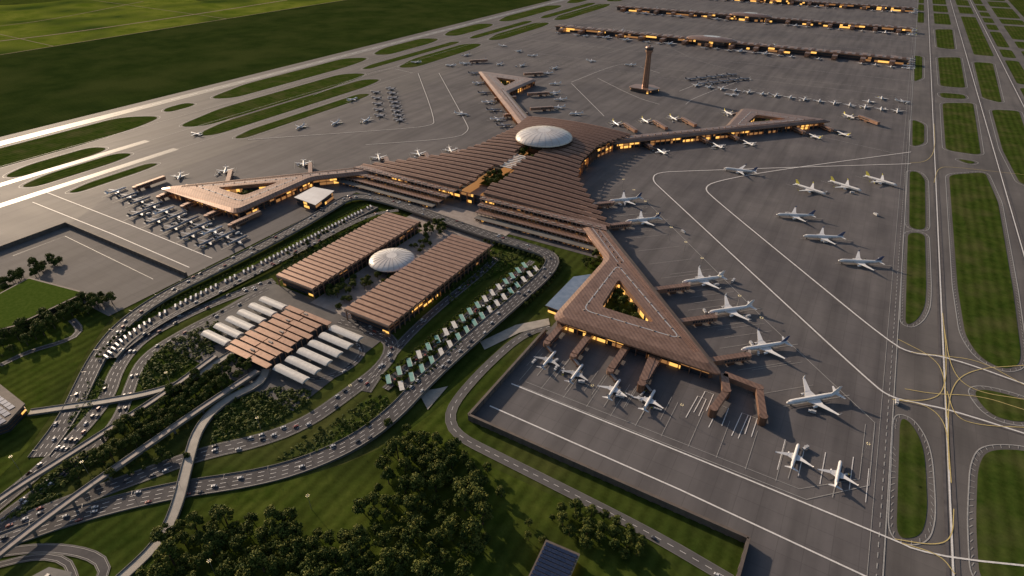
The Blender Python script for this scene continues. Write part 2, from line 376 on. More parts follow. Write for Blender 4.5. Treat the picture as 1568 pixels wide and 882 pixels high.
for i in range(14):
    s=60+i*45; p=(-610+130+.685*s+.729*112,1176-130-.729*s+.685*112); wl([p,(p[0]-.729*75,p[1]-.685*75)],.5)
for x,yv in ((1050,640),(1085,655),(1120,668),(1062,632),(1130,672)):
    a=G(x,yv); wl([a,(a[0]+2,a[1]+42),(a[0]+12,a[1]+42),(a[0]+12,a[1]+10)],.9,'white')
for x,yv in ((1190,720),(1255,742),(1325,770),(1300,750),(1222,730)):
    a=G(x,yv); wl([a,(a[0],a[1]+48)],.8,'white')

# ---------------------------------------------------------------- perimeter walls
def wall(name,p,h,t=2.0,k='wallc'):
    mb=MB()
    for i in range(len(p)-1):
        a,b=Vector(p[i]),Vector(p[i+1]); mb.beam((*a,h/2),(*b,h/2),t,h,k)
        mb.beam((*a,h+.35),(*b,h+.35),t+1.0,.7,'wallc')
        n=int((b-a).length/12)
        for j in range(n):
            q=a+(b-a)*((j+.5)/n); mb.box((q.x,q.y,h/2),(t+1.2,t+1.2,h*.98),0,'wallc')
    mb.obj(name)
wall('perimeter_wall',[(-287,580),(-287,392),(20,392),(20,-200)],8)
wall('perimeter_wall',[(-1193,-300),(-1193,424),(-843,424)],8)

# ---------------------------------------------------------------- roads
carspots=[]
def road(name,pts,w,lanes=2,thick=0,k='road',cars=0,sm=2,edge=True,parapet=False,zoff=.5):
    P=[(*G(u,v,z),z) for (u,v,z) in pts]; P=chaikin(P,sm,False); P=[tuple(x) for x in resample(P,12)]
    zoff+=len(bpy.data.meshes)%17*.004
    mb=MB(); ribbon(mb,P,w,zoff,k)
    if parapet:
        for sgn in (1,-1):
            E=offs(P,sgn*(w/2+.35))
            for i in range(len(E)-1):
                a,b=E[i],E[i+1]; mb.beam((a[0],a[1],a[2]+zoff+.1-thick/2),(b[0],b[1],b[2]+zoff+.1-thick/2),.6,1.8+thick,'deck')
        B=[(x,y,z-thick) for x,y,z in P]
        ribbon(mb,B,w,zoff-.2,'deck')
        for i in range(2,len(P)-1,3):
            if P[i][2]>3: mb.cyl(P[i],1.4,1.4,0,P[i][2]-1,8,'deck')
    elif edge:
        for sgn in (1,-1): 
            ribbon(mb,offs(P,sgn*(w/2+.3)),.7,zoff+.12,'deck')
    if k=='road':
        for sgn in (1,-1): ribbon(mb,offs(P,sgn*(w/2-.9)),.35,zoff+.14,'thin')
    for l in range(1,lanes):
        dashes(mb,offs(P,-w/2+w*l/lanes),.45,zoff+.14,'white',6,6)
    mb.obj(name)
    for i in range(cars):
        j=random.randrange(1,len(P)-1); l=random.randrange(lanes); o=offs(P,-w/2+w*(l+.5)/lanes)
        d=Vector(o[j+1])-Vector(o[j-1]); a=math.atan2(d.y,d.x); carspots.append((o[j][0],o[j][1],o[j][2]+zoff+.15,a))
    return P
Z=8
loopP=road('elevated_forecourt_road',[(60,700,0),(105,640,0),(128,590,1),(150,545,3),(185,498,5),(250,452,Z),(330,413,Z),(430,362,Z),(500,322,Z),(535,300,Z),(575,302,Z),(640,322,Z),(740,358,Z),(815,380,Z),(850,393,Z),(838,418,Z),(790,460,Z),(720,520,Z),(650,583,6),(600,637,4),(540,680,2),(460,715,0),(380,735,0),(260,752,0),(120,787,0),(0,830,0),(-80,860,0)],21,4,2,cars=100,parapet=True)
road('access_road',[(-60,820,0),(0,770,0),(60,722,0),(120,665,0),(165,610,0),(178,565,0),(215,520,0),(280,485,0),(350,455,0),(420,430,0)],17,3,cars=38)
road('access_road',[(-60,850,0),(0,795,0),(70,745,0),(140,690,0),(185,640,0),(200,590,0),(220,545,0),(290,503,0),(350,474,0),(410,442,0)],13,2,cars=20)
road('access_road',[(520,492,0),(575,508,0),(604,525,0),(590,560,0),(530,605,0),(470,648,0),(400,675,0),(310,694,0),(200,735,0),(90,775,0),(0,812,0),(-60,835,0)],19,3,cars=44)
road('access_road',[(545,520,0),(560,545,0),(500,585,0),(440,575,0)],9,2,cars=5)
road('access_road',[(760,395,0),(735,420,0),(660,480,0),(600,540,0),(560,600,0)],13,2,cars=16)
road('parking_aisle_road',[(175,545,2),(240,495,3),(330,450,4),(440,394,5),(560,330,5),(610,322,5)],10,2,cars=22)
road('parking_aisle_road',[(590,596,1),(640,553,2),(720,485,3),(790,425,4),(815,400,5)],9,2,cars=16)
road('service_road',[(842,500,0),(800,512,0),(745,560,0),(700,610,0),(686,640,0),(700,668,0),(760,698,0),(900,768,0),(1010,825,0),(1120,890,0)],11,2,cars=3,k='svc')
road('slip_road',[(-20,850,0),(60,838,0),(130,845,0),(165,865,0),(150,900,0)],9,1); road('slip_road',[(-20,870,0),(60,850,0),(105,858,0),(115,890,0)],6,1)
road('slip_road',[(0,560,0),(40,540,0),(110,520,0),(125,505,0),(110,490,0)],8,1)
for n,pts,w in (('footpath',[(45,632,1),(150,617,1),(240,601,3),(300,577,4),(340,550,4),(365,535,4)],9),
              ('footpath',[(170,900,0),(245,832,0),(272,775,3),(287,710,5),(304,652,5),(345,612,3),(400,588,2),(408,565,2)],10),
              ('guideway',[(-60,812,9),(0,762,9),(100,700,9),(175,652,9),(250,604,7),(330,545,6)],7),
              ('guideway',[(-60,900,9),(0,846,9),(120,756,9),(215,690,9),(300,630,8),(395,568,6)],7)):
    road(n,pts,w,1,1.2,k='path' if n=='footpath' else 'plaza',parapet=True,sm=2)
mb=MB()
for pts in ([(640,600),(668,596),(686,592),(655,628)],[(735,524),(790,498),(840,488),(842,498),(795,510),(742,536)]): mb.sheet(GP(pts),.75,'path')
mb.sheet([(-621,470),(-542,470),(-542,800),(-621,800)],.6,'plaza')
mb.sheet([(-720,300),(-470,300),(-470,480),(-720,480)],.45,'svc')
mb.sheet([(-680,740),(-480,740),(-480,850),(-680,850)],.66,'plaza')
mb.obj('plaza_pavement')

# ---------------------------------------------------------------- terminal
CX,CY=-610.0,1176.0
def facade(mb,p,z0,z1,step,levels,plit,close=True,fin=0,finout=3,mats=('glass','litdim','lit')):
    p=ccw(p) if close else p; n=len(p)
    for i in range(n if close else n-1):
        a=Vector(p[i]); b=Vector(p[(i+1)%n]); L=(b-a).length
        if L<.5: continue
        e=(b-a)/L; nn=Vector((e.y,-e.x)); m=max(1,int(L/step))
        for l in range(levels):
            h=(z1-z0)/levels; za=z0+l*h; zb=za+h*.82; run=0; k=mats[0]
            for j in range(m):
                q0=a+e*(L*j/m); q1=a+e*(L*(j+1)/m)
                if run<=0:
                    r=random.random(); run=random.randint(1,4)
                    k=mats[2] if r<plit*.5 else (mats[1] if r<plit else mats[0])
                run-=1
                mb.face([(*q0,za),(*q1,za),(*q1,zb),(*q0,zb)],k)
            s0=a+nn*.8; s1=b+nn*.8
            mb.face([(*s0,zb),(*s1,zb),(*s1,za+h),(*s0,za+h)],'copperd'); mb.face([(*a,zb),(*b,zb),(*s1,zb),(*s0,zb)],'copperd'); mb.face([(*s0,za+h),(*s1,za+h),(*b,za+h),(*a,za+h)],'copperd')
        if fin:
            for j in range(int(L/fin)+1):
                q=a+e*min(L,j*fin)+nn*(finout/2); mb.box((q.x,q.y,(z0+z1)/2),(.7,finout,z1-z0),math.atan2(e.y,e.x),'copper2')
term=empty('airport_terminal',(0,0,0))
def quad(pts,sx,sy): return [(CX+x*sx,CY+y*sy) for x,y in pts]
PO=[(122,122),(556,583),(326,583),(326,394),(94,150)]; HO=[(368,446),(374,528),(452,528)]
gardens=[]
for sx in (1,-1):
    for sy in (1,-1):
        mb=MB(); base=ccw(quad(PO,sx,sy)); hole=ccw(quad(HO,sx,sy))
        R0=roundp(base,16); R1=roundp(inset(base,7),14); R00=roundp(inset(base,-1.5),16); FA=inset(base,8)
        H0=roundp(hole,10)
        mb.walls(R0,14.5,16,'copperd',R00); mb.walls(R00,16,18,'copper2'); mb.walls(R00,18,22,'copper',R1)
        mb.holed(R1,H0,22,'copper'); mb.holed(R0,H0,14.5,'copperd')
        mb.walls(list(reversed(H0)),14.5,22,'copper2')
        facade(mb,FA,.4,14.5,7,2,.50,fin=14,finout=5)
        Hf=inset(hole,-2)
        for i in range(3):
            a=Vector(Hf[i]); b=Vector(Hf[(i+1)%3]); L=(b-a).length; m=int(L/6)
            for j in range(m):
                q0=a+(b-a)*(j/m); q1=a+(b-a)*((j+1)/m)
                mb.face([(*q0,5),(*q1,5),(*q1,14.5),(*q0,14.5)],random.choice(['glass','litdim','lit','glass']))
        mb.sheet(Hf,5,'lawn'); gardens.append(hole)
        for dd,ww in ((-20,1.6),(-5,1.0),(-34,.7)):
            ribbon(mb,roundp(inset(hole,dd),14,4),ww,22.2,'skylight' if dd==-20 else 'copper2',True)
        lp=inset(hole,-20)
        for a in resample(lp+[lp[0]],20):
            mb.box((a.x,a.y,22.5),(2.4,2.4,.9),math.radians(46*sx*sy),'plaza')
        n0=quad([(108,136)],sx,sy)[0]; n1=quad([(352,398)],sx,sy)[0]
        for d in (-5,5): ribbon(mb,offs([n0,n1],d),1.0,22.2,'skylight')
        for a in resample([n0,n1],18): mb.box((a.x,a.y,22.5),(2.4,2.4,1.2),math.radians(46*sx*sy),'copperd')
        e=Vector((.685*sx,.729*sy)); nn=Vector((-.729*sx,.685*sy))
        for q in range(4):
            a=Vector((CX+122*sx,CY+122*sy))+nn*(9+q*2.2)+e*20; b=a+e*570
            mb.beam((a.x,a.y,22.1),(b.x,b.y,22.1),.35,.3,'copperd')
        mb.obj('pier_roof_and_walls',parent=term)

# hub
WK=[(-296,286),(-200,204),(-130,146),(-60,120),(60,112),(190,142),(260,200)]
def wid(y):
    for i in range(len(WK)-1):
        if WK[i][0]<=y<=WK[i+1][0]:
            t=(y-WK[i][0])/(WK[i+1][0]-WK[i][0]); return WK[i][1]*(1-t)+WK[i+1][1]*t
    return WK[0][1] if y<WK[0][0] else WK[-1][1]
def gap(y):
    if -232<y<-165: return 26
    if -92<y<-22: return 24
    if y<-232: return 14+(-232-y)*.25
    if y<-92: return 12
    return 0
def zc(y): return 28+12*math.exp(-((y-10)/150)**2)
mb=MB()
y=-294.0; pitch=19.0; SW_=12.0
while y<186:
    w=wid(y); g=gap(y+6)
    for sx in (1,-1):
        xs=[g+(w+4-g)*i/6 for i in range(7)]
        def zz(x): return zc(y)-7*(x/wid(y))**2
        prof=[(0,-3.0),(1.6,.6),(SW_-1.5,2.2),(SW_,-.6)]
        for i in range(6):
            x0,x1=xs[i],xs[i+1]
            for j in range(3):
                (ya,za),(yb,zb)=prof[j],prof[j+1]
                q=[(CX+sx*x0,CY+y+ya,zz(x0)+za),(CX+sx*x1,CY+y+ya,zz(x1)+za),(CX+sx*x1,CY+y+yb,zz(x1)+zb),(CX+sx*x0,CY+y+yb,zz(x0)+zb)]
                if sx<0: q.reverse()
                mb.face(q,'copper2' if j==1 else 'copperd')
            q=[(CX+sx*x0,CY+y,zz(x0)-3.0),(CX+sx*x0,CY+y+SW_,zz(x0)-.6),(CX+sx*x1,CY+y+SW_,zz(x1)-.6),(CX+sx*x1,CY+y,zz(x1)-3.0)]
            if sx<0: q.reverse()
            mb.face(q,'copperd')
        # fine louvre blades on each rib
        for yb in (4.2,7.2):
            for i in range(6):
                x0,x1=xs[i],xs[i+1]; h=.6+(yb-1.6)/8.9*1.6
                mb.beam((CX+sx*x0,CY+y+yb,zz(x0)+h+.12),(CX+sx*x1,CY+y+yb,zz(x1)+h+.12),.6,.5,'copperd')
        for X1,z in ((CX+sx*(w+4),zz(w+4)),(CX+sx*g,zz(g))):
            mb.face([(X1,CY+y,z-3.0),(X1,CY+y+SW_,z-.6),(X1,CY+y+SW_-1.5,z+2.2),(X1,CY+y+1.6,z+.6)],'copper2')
        for xx in (w*.97,w*.5,g+4):
            mb.beam((CX+sx*xx,CY+y+SW_-1,zz(xx)-2.2),(CX+sx*xx,CY+y+pitch+1.5,zc(y+pitch)-7*(xx/wid(y))**2-2.8),1.2,1.2,'copperd')
    y+=pitch
mb.obj('ribbed_roof',parent=term)
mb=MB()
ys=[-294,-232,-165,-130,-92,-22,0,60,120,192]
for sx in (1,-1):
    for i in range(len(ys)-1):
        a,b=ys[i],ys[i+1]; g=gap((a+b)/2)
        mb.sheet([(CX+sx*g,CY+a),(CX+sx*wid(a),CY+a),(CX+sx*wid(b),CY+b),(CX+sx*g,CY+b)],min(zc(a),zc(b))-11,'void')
        za=18
        if g>0: mb.face([(CX+sx*g,CY+a,6),(CX+sx*g,CY+b,6),(CX+sx*g,CY+b,za+6),(CX+sx*g,CY+a,za+6)],'litdim')
hubp=[(-wid(y),y) for y in ys]+[(wid(y),y) for y in reversed(ys)]
hubp=[(CX+x*.985,CY+y) for x,y in hubp]
facade(mb,hubp,.4,21,8,3,.34,fin=16,finout=5)
mb.sheet([(CX-34,CY-294),(CX+34,CY-294),(CX+30,CY-10),(CX-30,CY-10)],7,'plaza')
for a in (-225,-85):
    mb.sheet([(CX-25,CY+a-2),(CX+25,CY+a-2),(CX+25,CY+a+60),(CX-25,CY+a+60)],12,'lawn')
for yy in range(-160,-94,8): mb.box((CX,CY+yy,zc(yy)-1),(30,4.5,1.2),0,'membrane')
for sx in (1,-1):
    for i,(y0,y1,z,x0,x1) in enumerate(((-294,-311,23.5,30,292),(-311,-328,18,36,298),(-328,-344,12,42,304),(-344,-358,6.5,48,308))):
        P=[(CX+sx*x0,CY+y1),(CX+sx*x1,CY+y1),(CX+sx*(x1-10),CY+y0+1),(CX+sx*x0,CY+y0+1)]
        mb.prism(P,z-1.2,z,'plaza' if i<2 else 'copper2','copper' if i<3 else 'deck')
        mb.prism([(CX+sx*(x0+1),CY+y0-9),(CX+sx*(x1-7),CY+y0-9),(CX+sx*(x1-14),CY+y0),(CX+sx*(x0+1),CY+y0)],z-5.6,z-1.2,'glass')
        n=int((x1-x0)/9)
        for j in range(n+1):
            xx=x0+3+(x1-x0-9)*j/n; mb.box((CX+sx*xx,CY+y1+2.2,z-3.4),(1.2,1.2,4.4),0,'plaza')
        for j in range(n):
            if random.random()<.5:
                xx=x0+3+(x1-x0-14)*(j+.2)/n; mb.face([(CX+sx*xx,CY+y0-9.3,z-5.0),(CX+sx*(xx+5),CY+y0-9.3,z-5.0),(CX+sx*(xx+5),CY+y0-9.3,z-2),(CX+sx*xx,CY+y0-9.3,z-2)],random.choice(['lit','litdim','litdim']))
        if i<2:
            for j in range(0,n,2):
                xx=x0+6+(x1-x0-16)*j/n; mb.box((CX+sx*xx,CY+(y0+y1)/2-3,z+.5),(9,3,.9),0,'plaza')
mb.obj('hub_walls_and_terraces',parent=term)
def dome(name,cx,cy,r,z0,h,parent=None,drum=6,sq=1.0):
    mb=MB(); n=48; m=10
    mb.cyl((cx,cy),r*.72,r*.86,z0-drum,z0,n,'glass'); 
    A=[(cx+r*.86*math.cos(2*math.pi*i/n),cy+r*.86*math.sin(2*math.pi*i/n)) for i in range(n)]
    prev=None
    for j in range(m+1):
        t=j/m; a=t*math.pi/2; rr=r*math.cos(a)**.8 if j<m else r*.02; zz=z0+1.5+h*math.sin(a)
        ring=[(cx+rr*math.cos(2*math.pi*i/n),cy+rr*sq*math.sin(2*math.pi*i/n),zz) for i in range(n)]
        if prev is None:
            for i in range(n): mb.face([(*A[i],z0),(*A[(i+1)%n],z0),ring[(i+1)%n],ring[i]],'copper2')
        else:
            for i in range(n): mb.face([prev[i],prev[(i+1)%n],ring[(i+1)%n],ring[i]],'pearl')
        prev=ring
    mb.face(prev,'skylight')
    o=mb.obj(name,True,parent)
    mb2=MB()
    for i in range(0,n,2):
        pts=[]
        for j in range(m):
            a=j/m*math.pi/2; rr=(r+.15)*math.cos(a)**.8; pts.append((cx+rr*math.cos(2*math.pi*i/n),cy+rr*sq*math.sin(2*math.pi*i/n),z0+1.5+h*math.sin(a)+.15))
        for a,b in zip(pts,pts[1:]): mb2.beam(a,b,.35,.2,'plaza')
    mb2.obj(name+'_ribs',parent=parent)
    return o
dome('pearl_dome',CX,CY+10,66,43,18,term,14)
mb=MB(); mb.cyl((CX,CY+10),46,52,18,42,40,'copperd','copper'); mb.obj('dome_drum',parent=term)

mb=MB(); P=GP([(835,468),(878,424),(905,420),(862,478)],12); mb.prism(P,11,12.5,'copper2','bluerf'); facade(mb,inset(P,3),.4,11,5,2,.3); mb.obj('annex_building')
mb=MB(); P=GP([(450,302),(480,286),(512,292),(483,314)],16); mb.prism(P,14.5,16,'copper2','pearl'); facade(mb,inset(P,3),.4,14.5,5,2,.3); mb.obj('annex_building')

# ---------------------------------------------------------------- station halls with folded roofs
def hall(name,x0,x1,y0,y1,z,n):
    e=empty(name); mb=MB(); p=(y1-y0)/n
    for i in range(n):
        a=y0+i*p
        pr=[(0,-1.9),(p*.12,0),(p*.74,.9),(p*.84,-1.9),(p,-1.9)]
        for (ya,za),(yb,zb),k in zip(pr,pr[1:],('copper2','copper2','copperd','copperd')):  # dark back and valley faces paint the shade between folds
            mb.face([(x0,a+ya,z+za),(x1,a+ya,z+za),(x1,a+yb,z+zb),(x0,a+yb,z+zb)],k)
        for x in (x0,x1):
            mb.face([(x,a,z-3.6),(x,a+p,z-3.6),(x,a+p,z-1.9),(x,a+p*.84,z-1.9),(x,a+p*.74,z+.9),(x,a+p*.12,z),(x,a,z-1.9)],'copper2')
    mb.face([(x0,y0,z-3.6),(x1,y0,z-3.6),(x1,y0,z-1.9),(x0,y0,z-1.9)],'copper2'); mb.face([(x0,y1,z-3.6),(x1,y1,z-3.6),(x1,y1,z-1.9),(x0,y1,z-1.9)],'copper2')
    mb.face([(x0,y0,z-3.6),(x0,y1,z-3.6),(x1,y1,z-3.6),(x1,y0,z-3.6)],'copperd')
    mb.obj('folded_roof',parent=e)
    mb=MB(); facade(mb,[(x0+5,y0+6),(x1-5,y0+6),(x1-5,y1-6),(x0+5,y1-6)],.5,z-3.6,6,3,.12)
    for i in range(n):
        yy=y0+2+i*p
        for x in (x0+1.2,x1-1.2): mb.box((x,yy,(z-3.2)/2),(1.6,1.1,z-3.8),0,'copper2')
        for x in (x0+2.5,x1-2.5): mb.beam((x,yy,z*.45),(x,yy+p,z*.45),.8,.8,'copper2')
    mb.obj('walls_and_columns',parent=e)
hall('station_hall',-698,-621,478,737,20,25); hall('station_hall',-544,-464,464,727,20,25)
dm=empty('garden_pavilion'); dome('pearl_dome',-580,609,37,14,9,dm,10)
mb=MB(); mb.cyl((-580,609),22,28,.5,14,32,'glass','copper'); mb.obj('pavilion_drum',parent=dm)
e=empty('bus_station'); mb=MB()
def vault(mb,x0,x1,y0,y1,z,h,k):
    n=8; 
    for i in range(n):
        a,b=i/n,(i+1)/n; ya=y0+(y1-y0)*a; yb=y0+(y1-y0)*b; za=z+h*math.sin(math.pi*a); zb=z+h*math.sin(math.pi*b)
        mb.face([(x0,ya,za),(x1,ya,za),(x1,yb,zb),(x0,yb,zb)],k)
        for x in (x0,x1): mb.face([(x,ya,z-1),(x,yb,z-1),(x,yb,zb),(x,ya,za)],k)
    mb.face([(x0,y0,z-1),(x1,y0,z-1),(x1,y0,z),(x0,y0,z)],k); mb.face([(x0,y1,z-1),(x1,y1,z-1),(x1,y1,z),(x0,y1,z)],k)
    for x in (x0+4,(x0+x1)/2,x1-4): mb.cyl((x,(y0+y1)/2),.6,.6,.5,z-.9,6,'steel')
for i in range(6):
    y0=333+i*19; vault(mb,-680,-632,y0,y0+12.5,9,2.4,'membrane')
    vault(mb,-540,-488,y0,y0+12.5,9,2.4,'membrane')
mb.obj('vault_canopies',parent=e)
mb=MB()
for i in range(10):
    y0=328+i*11.4; x0=-622-(5 if i%2 else 0); x1=-550+(6 if i%3==0 else -2); m_=x0+(x1-x0)*random.uniform(.35,.65)
    for (xa,xb,dz) in ((x0,m_-1,0),(m_+1,x1,.5*(i%2))):
        mb.prism([(xa,y0),(xb,y0),(xb,y0+8.6),(xa,y0+8.6)],11.2+dz,12.4+dz,'copper2')
    if i%2: mb.box((-585+random.uniform(-20,20),y0+4,13.3),(7,2.4,1),0,'plaza')
mb.prism([(-616,334),(-552,334),(-552,438),(-616,438)],.5,10.8,'glass','copperd')
for yy in range(336,438,9):
    for x in (-617,-551): mb.box((x,yy,5.8),(.8,1.2,10.4),0,'copper2')
mb.obj('concourse_hall',parent=e)

# control tower
mb=MB(); tx,ty=-606,1866
for (z0,z1,a,b) in ((0,60,11,9),(60,112,9,7.5),(112,120,7.5,12),(120,124,12,12)):
    A=[(tx+a*math.cos(t*math.pi/4+.39),ty+a*math.sin(t*math.pi/4+.39)) for t in range(8)]; B=[(tx+b*math.cos(t*math.pi/4+.39),ty+b*math.sin(t*math.pi/4+.39)) for t in range(8)]
    mb.walls(A,z0,z1,'copper2',B)
mb.cyl((tx,ty),11,12.5,124,131,16,'glass'); mb.cyl((tx,ty),13,11,131,134,16,'copper'); mb.cyl((tx,ty),3,2,134,139,8,'copper'); mb.cyl((tx,ty),.4,.2,139,150,6,'steel')
for i in range(8):
    a=i*math.pi/4+.39; mb.beam((tx+11.3*math.cos(a),ty+11.3*math.sin(a),2),(tx+7.8*math.cos(a),ty+7.8*math.sin(a),112),1.2,1.2,'copperd')
P=roundp([(tx-48,ty-26),(tx+30,ty-34),(tx+52,ty+8),(tx+10,ty+40),(tx-40,ty+22)],14)
mb.prism(P,11,13.5,'copper2','copper'); facade(mb,inset(P,4),.4,11,6,2,.15)
mb.obj('control_tower')

# remote concourses
for r in range(5):
    Y=2727+r*768; X0,X1=-1352,109; e=empty('remote_concourse'); mb=MB(); xm=(X0+X1)/2
    mb.prism([(X0,Y-22),(X1,Y-22),(X1,Y+22),(X0,Y+22)],17,21,'copper2','copper'); facade(mb,[(X0+3,Y-14),(X1-3,Y-14),(X1-3,Y+14),(X0+3,Y+14)],.4,17,12,2,.36)
    for i in range(int((X1-X0)/26)):
        x=X0+13+26*i; mb.box((x,Y,21.8),(14,30,1.4),0,'copperd' if i%2 else 'copper2'); 
    for i in range(15):
        x=X0+50+i*97
        for s in (1,-1):
            mb.box((x,Y+s*40,9),(18,46,15),0,'copper2','copper'); mb.box((x+5,Y+s*70,8),(6,26,4),.35*s,'copperd')
    mb.obj('concourse_body',parent=e)
    mb=MB(); E=[(xm+105*math.cos(t*math.pi/16),Y+52*math.sin(t*math.pi/16)) for t in range(32)]; E2=[(xm+(x-xm)*.8,Y+(y-Y)*.7) for x,y in E]; E3=[(xm+(x-xm)*.35,Y+(y-Y)*.35) for x,y in E]
    facade(mb,E2,.4,22,10,2,.35); mb.walls(E,22,25,'copper2'); mb.walls(E,25,31,'copper',E2); mb.walls(E2,31,35,'copper',E3); mb.sheet(E3,35,'skylight'); mb.sheet(E,22.2,'copperd')
    mb.obj('central_hall',parent=e)

# left side small buildings
mb=MB(); P=GP([(-30,465),(45,425),(132,448),(22,500),(-60,520)],10); mb.prism(P,9,10.5,'wallc','wallc'); mb.sheet(inset(P,3),10.7,'green_rf'); facade(mb,inset(P,2),.4,9,6,2,.1); mb.obj('green_roof_building')
mb=MB(); P=GP([(-40,600),(0,588),(38,618),(10,648),(-40,665)],14); mb.prism(P,12,14,'wallc','wallc'); facade(mb,inset(P,2),.4,12,6,3,.12)
c=Vector((sum(p[0] for p in P)/5,sum(p[1] for p in P)/5))
for i in range(9):
    for j in range(7):
        q=(c.x-32+i*8,c.y-24+j*8)
        if inside(q,inset(P,5)): mb.box((*q,14.4),(7,6,.4),0,'solar')
mb.obj('office_building')
mb=MB(); a=Vector(G(836,826,10)); b=Vector(G(888,848,10)); ex=(b-a).normalized(); ey=Vector((ex.y,-ex.x)); W=(b-a).length; L=62
P=[tuple(a),tuple(b),tuple(b+ey*L),tuple(a+ey*L)]; mb.prism(P,8.5,10,'membrane','wallc'); facade(mb,inset(P,2),.4,8.5,5,2,.2)
ang=math.atan2(ex.y,ex.x)
for i in range(8):
    for j in range(14):
        q=a+ex*(W*(i+.5)/8*.92+W*.04)+ey*(L*(j+.5)/14*.94+L*.03); mb.box((q.x,q.y,10.4),(W/8*.85,L/14*.75,.3),ang,'solar')
mb.obj('solar_roof_building')
mb=MB(); P=GP([(45,884),(75,868),(110,876),(105,900),(50,910)],9); mb.prism(P,8,9,'membrane','deck'); facade(mb,inset(P,2),.4,8,5,2,.2)
c=(sum(p[0] for p in P)/5,sum(p[1] for p in P)/5)
for j in range(3): mb.box((c[0]-5+j*6,c[1],9.7),(3,4,1.4),.3,'steel')
mb.obj('pavilion_building')

# ---------------------------------------------------------------- aircraft
def aircraft(L, span, tail, body='acw', wing='acg'):
    mb=MB(); R=L*.044; n=14; zc_=R*1.75
    st=[(0.5,.03,-.25),(.492,.28,-.2),(.475,.52,-.12),(.45,.76,-.05),(.41,.95,0),(.36,1,0),(.1,1,0),(-.15,1,0),(-.26,.93,.08),(-.35,.74,.28),(-.43,.46,.52),(-.48,.22,.7),(-.5,.08,.78)]
    prev=None
    for (x,r,dz) in st:
        ring=[(x*L,R*r*math.cos(2*math.pi*i/n),zc_+dz*R+R*r*math.sin(2*math.pi*i/n)) for i in range(n)]
        if prev:
            for i in range(n): mb.face([prev[i],prev[(i+1)%n],ring[(i+1)%n],ring[i]],body)
        prev=ring
    for s in (1,-1):
        y=s*R*1.012
        k=int(L/2.2)
        for i in range(k):
            x=-.28*L+i*(.68*L/k); mb.box((x,y*.985,zc_+R*.22),(.75,.12,.6),0,'acd')
        for x in (.16,-.2): mb.box((x*L,y*.97,zc_+R*.05),(1.1,.14,2.0),0,'acg')
        mb.face([(.484*L,s*.05,zc_+R*.28),(.462*L,s*R*.52,zc_+R*.42),(.455*L,s*R*.45,zc_+R*.62),(.471*L,s*.05,zc_+R*.45)],'acd')
    def foil(pts,t,k):
        a=[Vector(p) for p in pts]; nrm=(a[1]-a[0]).cross(a[3]-a[0]).normalized()
        T=[t,t*.5,t*.15,t*.3]; up=[p+nrm*q/2 for p,q in zip(a,T)]; dn=[p-nrm*q/2 for p,q in zip(a,T)]
        mb.face(up,k); mb.face(list(reversed(dn)),k)
        for i in range(4): j=(i+1)%4; mb.face([dn[i],dn[j],up[j],up[i]],k)
    h=span/2; zw=zc_-R*.45
    for s in (1,-1):
        foil([(.13*L,s*R*.6,zw),(-.11*L,s*R*.6,zw),(-.075*L,s*h*.36,zw+h*.04),(.035*L,s*h*.36,zw+h*.04)],R*.42,wing)
        foil([(.035*L,s*h*.36,zw+h*.04),(-.075*L,s*h*.36,zw+h*.04),(-.155*L,s*h*.97,zw+h*.1),(-.12*L,s*h*.97,zw+h*.1)],R*.26,wing)
        foil([(-.12*L,s*h*.97,zw+h*.1),(-.155*L,s*h*.97,zw+h*.1),(-.175*L,s*h,zw+h*.1+R*.95),(-.155*L,s*h,zw+h*.1+R*.95)],R*.1,tail)
        foil([(-.40*L,s*R*.3,zc_+R*.45),(-.475*L,s*R*.2,zc_+R*.5),(-.505*L,s*h*.34,zc_+R*.7),(-.475*L,s*h*.34,zc_+R*.7)],R*.18,wing)
        ex,ey,ez=.065*L,s*h*.33,zw-R*.42; er=R*.5
        pr=None
        for x,r in ((.045*L,.92),(.035*L,1.0),(0,1.0),(-.035*L,.78),(-.05*L,.45)):
            ring=[(ex+x,ey+er*r*math.cos(a*math.pi/5),ez+er*r*math.sin(a*math.pi/5)) for a in range(10)]
            if pr:
                for i in range(10): mb.face([pr[i],pr[(i+1)%10],ring[(i+1)%10],ring[i]],body)
            else: mb.face(ring,'acd')
            pr=ring
        mb.face(pr,'acd'); mb.box((ex-.03*L,ey,ez+er*1.05),(.08*L,.4,er*.7),0,wing)
        mb.box((-.03*L,s*R*.95,R*.35),(R*1.1,R*.35,R*.7),0,'tyre'); mb.cyl((-.03*L,s*R*.8),.35,.35,R*.4,zw,6,'steel')
    foil([(-.33*L,0,zc_+R*.85),(-.465*L,0,zc_+R*.9),(-.515*L,0,zc_+R*.9+L*.125),(-.455*L,0,zc_+R*.9+L*.125)],R*.22,tail)
    mb.box((.4*L,0,R*.25),(R*.6,R*.35,R*.5),0,'tyre'); mb.cyl((.4*L,0),.3,.3,R*.3,zc_-R*.8,6,'steel')
    me=mb.mesh('airplane')
    sm=[False]*len(mb.f)
    for i in range((len(st)-1)*n): sm[i]=True
    me.polygons.foreach_set('use_smooth',sm); return me
W=[aircraft(70,66,'acw','acw','acw'),aircraft(68,64,'acb','acw','acw'),aircraft(66,62,'acy','acw','acw')]
Nn=[aircraft(42,38,'acw','acw','acw'),aircraft(42,38,'acy','acw','acw'),aircraft(42,38,'acb','acw','acg')]
Gy=[aircraft(44,40,'acd','acgr','acgr')]
planes=[]
